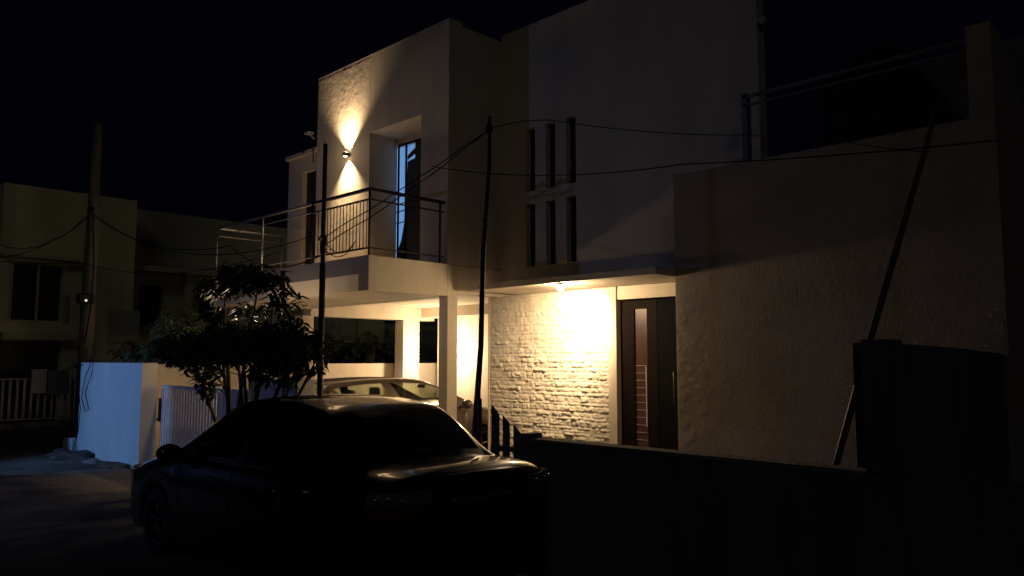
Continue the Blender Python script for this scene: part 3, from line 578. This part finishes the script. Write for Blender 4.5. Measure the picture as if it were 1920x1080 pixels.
def car(name, loc, rz, P, paint, gl, label, cat='car', seatm=None):
    root = empty(name, loc, rz, label=label, cat=cat); L = P['len']; wx = P['wheels']; wr = .315; ar = .365
    hw = lambda x: cr(P['W'], x); zs = lambda x: cr(P['ZS'], x); zc = lambda x: cr(P['ZC'], x)
    def zb(x):
        z = cr(P['ZB'], x)
        for c in wx:
            if abs(x-c) < ar: z = max(z, .31 + math.sqrt(ar*ar-(x-c)**2))
        return z
    def sect(x):
        W, S, C, B = hw(x), zs(x), zc(x), zb(x); S = min(S, C-.01)
        k = [(W*.965, B), (W*.995, B+(S-B)*.25), (W, B+(S-B)*.5), (W*.992, B+(S-B)*.74), (W*.965, S-.035), (W*.935, S), (W*.87, S+(C-S)*.35), (W*.72, S+(C-S)*.68), (W*.45, S+(C-S)*.92), (0, C)]
        return k
    xs = sorted({round(v, 4) for v in list(np.linspace(0, L, 60)) + [c+ar*math.cos(a) for c in wx for a in np.linspace(0, math.pi, 13)] + [.015, .04, .08, L-.015, L-.04, L-.08]})
    rows = [sect(x) for x in xs]; K = len(rows[0]); mb = MB()
    def bulge(z, rear):
        return (P['bump_r'] if rear else P['bump_f']) * math.exp(-((z-.45)/.2)**2)
    def X(x, z):
        return x - bulge(z, True)*max(0, 1-x/.35)**2 + bulge(z, False)*max(0, 1-(L-x)/.35)**2
    vs = []; idx = {}
    for i, x in enumerate(xs):
        for k, (y, z) in enumerate(rows[i]):
            idx[i, k, 1] = len(vs); vs.append((X(x, z), y, z))
            if k < K-1: idx[i, k, -1] = len(vs); vs.append((X(x, z), -y, z))
            else: idx[i, k, -1] = idx[i, k, 1]
    fs = [(idx[i, k, s], idx[i+1, k, s], idx[i+1, k+1, s], idx[i, k+1, s]) for i in range(len(xs)-1) for k in range(K-1) for s in (1, -1)]
    mb.add(vs, fs)
    for i, sg in ((0, -1), (len(xs)-1, 1)):       # rounded end faces
        T = 8; cap = []
        for k in range(K-1):
            y, z = rows[i][k]
            for q in range(T+1):
                t_ = -1+2*q/T; cap.append((X(xs[i], z) + sg*.07*(1-t_*t_), y*t_, z))
        # close to the top line
        f2 = [(k*(T+1)+q, k*(T+1)+q+1, (k+1)*(T+1)+q+1, (k+1)*(T+1)+q) for k in range(K-2) for q in range(T)]
        n = len(cap); cap.append((xs[i]+sg*.01, 0, rows[i][K-1][1]))
        f2 += [((K-2)*(T+1)+q, (K-2)*(T+1)+q+1, n) for q in range(T)]
        mb.add(cap, f2)
    body = mb.build('body', paint, root, smooth=True); weld(body)
    MB().box(.12, L-.15, -.62, .62, .2, .55).box(.75+0, L-.95, -.80, .80, .21, .5).build('underbody', M['plastic'], root)
    # greenhouse
    prof = P['cab']; nu = len(prof); U = lambda i, u: cr([(k/(nu-1), prof[k][i]) for k in range(nu)], u)
    x0b, x1b = P['belt']
    us = sorted({round(v, 4) for v in list(np.linspace(0, 1, 41)) + P['pill'] + [.03, P['rg'], P['wg'], .965]})
    vsl = [0, .10, .3, .5, .7, .88, 1.0]; ts = [-1, -.93, -.7, -.4, 0, .4, .7, .93, 1]
    def side(u, v, s):
        xr, zr, wr_ = U(0, u), U(1, u)-.035, U(2, u); xb = x0b+(x1b-x0b)*u; zb_ = zs(xb)-.0; wb = hw(xb)*.925
        b = .018*math.sin(math.pi*v)
        return (xb+(xr-xb)*v, s*(wb+(wr_-wb)*v + b), zb_+(zr-zb_)*v)
    def top(u, t_):
        x, z, w_ = U(0, u), U(1, u), U(2, u); e = max(0, abs(t_)-.7)/.3
        # glass bows backwards/forwards at the centre line
        bow = .07*(1-t_*t_); dx = -bow if u < P['rg'] else (bow if u > P['wg'] else 0)
        f_ = 1 if (u < P['rg'] or u > P['wg']) else 0
        if P['rg'] <= u <= P['wg']: dx = 0
        else: dx *= min(1, (P['rg']-u if u < P['rg'] else u-P['wg'])/.06)
        return (x+dx, w_*t_, z - .035*(t_**2)*(.5+.5*abs(t_)**6))
    parts = {}
    def put(key, quad):
        m_ = parts.setdefault(key, MB()); m_.add(quad, [(0, 1, 2, 3)])
    for i in range(len(us)-1):
        a, b = us[i], us[i+1]; mid = (a+b)/2
        for s in (1, -1):
            for j in range(len(vsl)-1):
                vm = (vsl[j]+vsl[j+1])/2; key = 'shell'
                if .10 < vm < .88:
                    for q in range(0, len(P['pill']), 2):
                        if P['pill'][q] < mid < P['pill'][q+1]: key = ('side_window', q, s)
                put(key, [side(a, vsl[j], s), side(b, vsl[j], s), side(b, vsl[j+1], s), side(a, vsl[j+1], s)])
        for j in range(len(ts)-1):
            tm = (ts[j]+ts[j+1])/2; key = 'shell'
            if abs(tm) < .93:
                if .03 < mid < P['rg']: key = 'rear_window'
                elif P['wg'] < mid < .965: key = 'windshield'
            put(key, [top(a, ts[j]), top(b, ts[j]), top(b, ts[j+1]), top(a, ts[j+1])])
    for key, m_ in parts.items():
        if key == 'shell': o = m_.build('roof_and_pillars', paint, root, smooth=True)
        else: o = m_.build(key if isinstance(key, str) else 'side_window', gl, root, smooth=True)
        weld(o)
    # wheels
    for c in wx:
        for s in (1, -1):
            yw = s*(hw(c)-.11)
            ty = MB(); pr_ = [(-.10, .20), (-.10, .285), (-.085, .31), (-.04, wr), (.04, wr), (.085, .31), (.10, .285), (.10, .20)]
            n = 28; v_ = []; f_ = []
            for k in range(n):
                a = 2*math.pi*k/n
                for (dy, rr) in pr_: v_.append((c+rr*math.cos(a), yw+dy, .315+rr*math.sin(a)))
            m_ = len(pr_)
            for k in range(n):
                for q in range(m_-1): f_.append((k*m_+q, k*m_+q+1, ((k+1) % n)*m_+q+1, ((k+1) % n)*m_+q))
            wh = ty.add(v_, f_).build('wheel', M['tyre'], root, smooth=True)
            rm = MB(); yo = yw + s*.07
            rm.tube([(c, yo-s*.03, .315), (c, yo+s*.012, .315)], [.055, .045], 14)
            for k in range(5):
                a = 2*math.pi*k/5+.3; ca, sa = math.cos(a), math.sin(a)
                rm.tube([(c+.03*ca, yo, .315+.03*sa), (c+.2*ca, yo-s*.01, .315+.2*sa)], [.028, .018], 6)
            ring = [(c+.2*math.cos(2*math.pi*k/28), yo, .315+.2*math.sin(2*math.pi*k/28)) for k in range(29)]
            rm.tube(ring, .012, 6, cap=False); rm.build('rim', M[P.get('rim', 'rim')], wh, smooth=True)
            MB().tube([(c, yw-s*.06, .315), (c, yw-s*.05, .315)], [.21, .21], 24).build('brake_plate', M['plastic'], wh)
    # corner lamps wrap round the body
    def wrap(path, z0, z1, off=.008, th=.02):
        m_ = MB(); v_ = []; f_ = []
        for k, (x, y) in enumerate(path):
            a = path[max(k-1, 0)]; b = path[min(k+1, len(path)-1)]; d = Vector((b[0]-a[0], b[1]-a[1])).normalized(); nn = Vector((d.y, -d.x))
            for zz, o_ in ((z0[k] if hasattr(z0, '__len__') else z0, off-.012), (z0[k] if hasattr(z0, '__len__') else z0, off), (z1[k] if hasattr(z1, '__len__') else z1, off), (z1[k] if hasattr(z1, '__len__') else z1, off-.012)):
                v_.append((x+nn.x*o_, y+nn.y*o_, zz))
        for k in range(len(path)-1):
            for q in range(4): f_.append((k*4+q, k*4+(q+1) % 4, (k+1)*4+(q+1) % 4, (k+1)*4+q))
        f_ += [(0, 1, 2, 3), tuple(range(len(path)*4-4, len(path)*4))]
        return m_.add(v_, f_)
    for s in (1, -1):
        def rearpath(yi, xe, zr):
            pts = []
            y0 = rows[0][3][0]
            for q in range(6):
                y = yi+(y0-yi)*q/5; pts.append((X(0, zr) - .07*(1-(y/y0)**2), y))
            for q in range(1, 6): x = xe*q/5; pts.append((X(x, zr), hw(x)*.985))
            return pts
        zt0, zt1 = P['tail']; zm = zt0+(zt1-zt0)*.5
        pth = rearpath(P['tail_in'], P['tail_x'], zm); pth = [(x, s*y) for x, y in pth]
        if s > 0: pth = pth[::-1]
        n_ = len(pth); 
        tl = wrap(pth, zm+.002, zt1, .02).build('tail_light', M['redlens'] if not P.get('clear') else M['clearlens'], root, smooth=False)
        wrap(pth, zt0, zm-.002, .012).build('lower_lens', M['redlens'], tl)
        for q, (dz, rr) in enumerate(((.045, .022), (.03, .012), (.055, .017), (.035, .020), (.06, .010), (-.05, .014))):  # bright metal balls added to give the tail lamps glints
            x, y = pth[(2, 3, 4, 6, 7, 5)[q]]
            b = bmesh.new(); bmesh.ops.create_icosphere(b, subdivisions=2, radius=1)
            MB().add([(x-.020+v.co.x*rr, y*1.01+v.co.y*rr*1.2, zm+dz+v.co.z*rr*1.3) for v in b.verts], [tuple(v.index for v in f.verts) for f in b.faces]).build('reflector', M['glint'] if dz > 0 else M['redglint'], tl, smooth=True); b.free()
        hpth = []
        y0 = rows[-1][3][0]
        for q in range(5): x = L-.42+.42*q/4; hpth.append((X(x, .68), hw(x)*.985))
        for q in range(1, 4): y = y0-.30*q/3; hpth.append((X(L, .68)+.07*(1-(y/y0)**2), y))
        hpth = [(x, s*y) for x, y in hpth]
        if s > 0: hpth = hpth[::-1]
        wrap(hpth, .60, P['head'], .012).build('headlight', M['clearlens'], root)
        # mirror
        mx = P['mirror']; yb = hw(mx)*.93
        mm = MB(); b = bmesh.new(); bmesh.ops.create_icosphere(b, subdivisions=3, radius=1)
        mv = [(mx+v.co.x*.07, s*(yb+.17+v.co.y*.115), P['mz']+v.co.z*.075*(1.1 if v.co.z > 0 else 1)) for v in b.verts]; mf = [tuple(v.index for v in f.verts) for f in b.faces]; b.free()
        mm.add(mv, mf).tube([(mx, s*(yb-.03), P['mz']-.05), (mx, s*(yb+.1), P['mz']-.03)], .022, 8)
        mm.build('side_mirror', paint, root, smooth=True)
        for hx in P['handles']:
            zh = zs(hx)-.11; yy = hw(hx)*.985
            MB().tube([(hx-.10, s*(yy-.005), zh), (hx-.08, s*(yy+.03), zh+.003), (hx+.08, s*(yy+.03), zh+.003), (hx+.10, s*(yy-.005), zh)], .011, 8).build('door_handle', M['chrome'] if P.get('chromeh') else paint, root, smooth=True)
        for u0 in P['seams']:
            x = side(u0, 0.02, s)[0]
            MB().tube([(x, s*(hw(x)*f+.002), zb(x)+(zs(x)-zb(x))*q) for q, f in ((.98, .937), (.94, .967), (.74, .992), (.5, 1.0), (.25, .995), (.03, .967))], .0035, 4).build('door_seam', M['plastic'], root)
        bt = MB(); bt.tube([Vector(side(u, .05, s)) + Vector((0, s*.004, 0)) for u in np.linspace(P['pill'][0], P['pill'][-1], 14)], .008, 5); bt.build('window_trim', M['chrome'] if P.get('chromeh') else M['plastic'], root, smooth=True)
    # rear plate, trim and badge
    xr = X(0, P['plz'])-.07
    pl_ = MB().box(xr-.012, xr-.002, -.22, .22, P['plz']-.06, P['plz']+.06).build('number_plate', M['plate'], root, bevel=.004)
    MB().box(xr-.03, xr-.003, -.30, .30, P['plz']+.075, P['plz']+.10).build('trunk_trim', M['chrome'] if P.get('chromeh') else paint, root, bevel=.004)
    MB().box(X(0, .42)-.085, X(0, .42)-.06, -.62, .62, .30, .36).build('bumper_grille', M['plastic'], root, bevel=.006)
    for s in (1, -1): MB().box(X(0, .42)-.075, X(0, .42)-.045, s*.48, s*.66, .45, .49).build('reflector', M['redlens'], root)
    # seats
    sm = seatm or M['seatdark']
    for sx in P['seats']:
        for sy in (-.36, .36):
            st = MB().box(sx, sx+.12, sy-.24, sy+.24, .45, 1.08).box(sx+.121, sx+.6, sy-.24, sy+.24, .35, .52).build('seat', sm, root, bevel=.04)
            MB().box(sx-.01, sx+.09, sy-.12, sy+.12, 1.12, 1.32).build('headrest', sm, st, bevel=.04)
    dx = P['dash']; MB().box(dx, dx+.35, -.66, .66, .55, .93).build('dashboard', M['plastic'], root, bevel=.05)
    MB().box(dx+.02-.1, dx-.06, -.1, .1, P['rvz'], P['rvz']+.06).build('rear_view_mirror', M['plastic'], root, bevel=.01)
    return root
SED = dict(rim='plastic', len=4.62, wheels=(.86, 3.55), bump_r=.05, bump_f=.06,
  W=[(0, .74), (.06, .81), (.2, .855), (.6, .885), (1.5, .895), (2.6, .895), (3.5, .88), (4.15, .85), (4.45, .77), (4.62, .64)],
  ZS=[(0, .98), (.3, .995), (1.0, .985), (2.2, .965), (3.1, .93), (4.0, .80), (4.62, .66)],
  ZC=[(0, 1.06), (.05, 1.085), (.25, 1.10), (.6, 1.105), (1.2, 1.10), (3.0, 1.09), (3.4, 1.04), (4.1, .90), (4.5, .78), (4.62, .70)],
  ZB=[(0, .28), (.3, .22), (4.1, .2), (4.62, .26)],
  cab=[(.58, 1.085, .66), (.82, 1.30, .625), (1.08, 1.455, .585), (1.35, 1.505, .57), (1.75, 1.535, .565), (2.15, 1.53, .57), (2.5, 1.475, .58), (2.95, 1.27, .63), (3.42, 1.045, .69)],
  belt=(.42, 3.5), rg=.235, wg=.73, pill=[.16, .30, .33, .50, .545, .80], seams=[.31, .52, .84],
  tail=(.80, .985), tail_in=.47, tail_x=.16, head=.74, mirror=2.95, mz=1.02, handles=[1.35, 2.25], chromeh=True, plz=.80, seats=[1.15, 2.05], dash=2.85, rvz=1.32, clear=True)
sed = car('black_sedan', (-4.13, 3.87, 0), math.pi, SED, M['carpaint'], M['glassd'], 'black sedan parked in front of the street wall, seen from behind')
MB().tube([(.03-.10, .30, .92), (.03-.11, .27, .82)], .010, 6).build('trunk_badge', M['chrome'], sed, smooth=True)
HAT = dict(len=4.15, wheels=(.72, 3.32), bump_r=.05, bump_f=.06,
  W=[(0, .70), (.06, .77), (.2, .82), (.6, .85), (1.5, .86), (2.6, .86), (3.4, .85), (3.8, .80), (4.0, .72), (4.15, .60)],
  ZS=[(0, .98), (.3, 1.0), (1.0, 1.0), (2.2, .97), (3.1, .94), (3.7, .84), (4.15, .68)],
  ZC=[(0, 1.03), (.1, 1.05), (.6, 1.06), (1.2, 1.06), (2.9, 1.07), (3.3, 1.05), (3.8, .94), (4.05, .82), (4.15, .72)],
  ZB=[(0, .28), (.3, .22), (3.8, .2), (4.15, .26)],
  cab=[(.06, 1.03, .68), (.22, 1.28, .64), (.40, 1.44, .60), (.8, 1.49, .585), (1.4, 1.515, .58), (1.9, 1.505, .58), (2.3, 1.445, .59), (2.8, 1.25, .64), (3.3, 1.045, .69)],
  belt=(.02, 3.4), rg=.23, wg=.72, pill=[.10, .20, .235, .47, .51, .80], seams=[.22, .49, .84],
  tail=(.80, 1.05), tail_in=.46, tail_x=.3, head=.80, mirror=2.85, mz=1.04, handles=[1.2, 2.1], plz=.75, seats=[.85, 1.85], dash=2.7, rvz=1.30)
car('grey_hatchback', (-10.80, 6.12, .05), math.pi/2, HAT, M['suvpaint'], M['glasst'], 'grey brown hatchback parked nose in under the carport', seatm=M['seat'])
MB().box(-10.83, -10.80, 6.75, 6.80, 1.60, 1.63).tube([(-10.8, 6.72, 1.58), (-10.8, 6.62, 1.72)], .006, 5).build('roof_antenna', M['plastic'], bpy.data.objects['grey_hatchback']).matrix_parent_inverse = (Matrix.Translation((-10.80, 6.12, .05)) @ Matrix.Rotation(math.pi/2, 4, 'Z')).inverted()

# ================================================================= street lamp with blue-white light, beyond the left edge of the photo
sl = empty('street_lamp', (-15.6, -4.9, 0), label='blue white street lamp on the far side of the street, beyond the photo', cat='street lamp')
child(sl, MB().tube([(-15.6, -4.9, 0), (-15.6, -4.9, 2.8), (-15.6, -4.5, 3.2), (-15.6, -3.9, 3.25)], [.06, .05, .04, .035], 10), 'pole', M['railgrey'], smooth=True)
child(sl, MB().box(-15.72, -15.48, -3.95, -3.45, 3.19, 3.27), 'lamp_head', M['plastic'], bevel=.02)
child(sl, MB().box(-15.68, -15.52, -3.9, -3.5, 3.175, 3.188), 'lamp_lens', M['bluelamp'])
light('street_light', 'SPOT', (-15.6, -3.6, 3.1), 1150, (.17, .42, 1.0), None, .12, (.18, 8.7, -2.1), 25, .12)
light('street_light_spill', 'SPOT', (-15.6, -3.6, 3.1), 240, (.30, .42, 1.0), None, .12, (3.5, 8.7, -1.6), 70, .6)
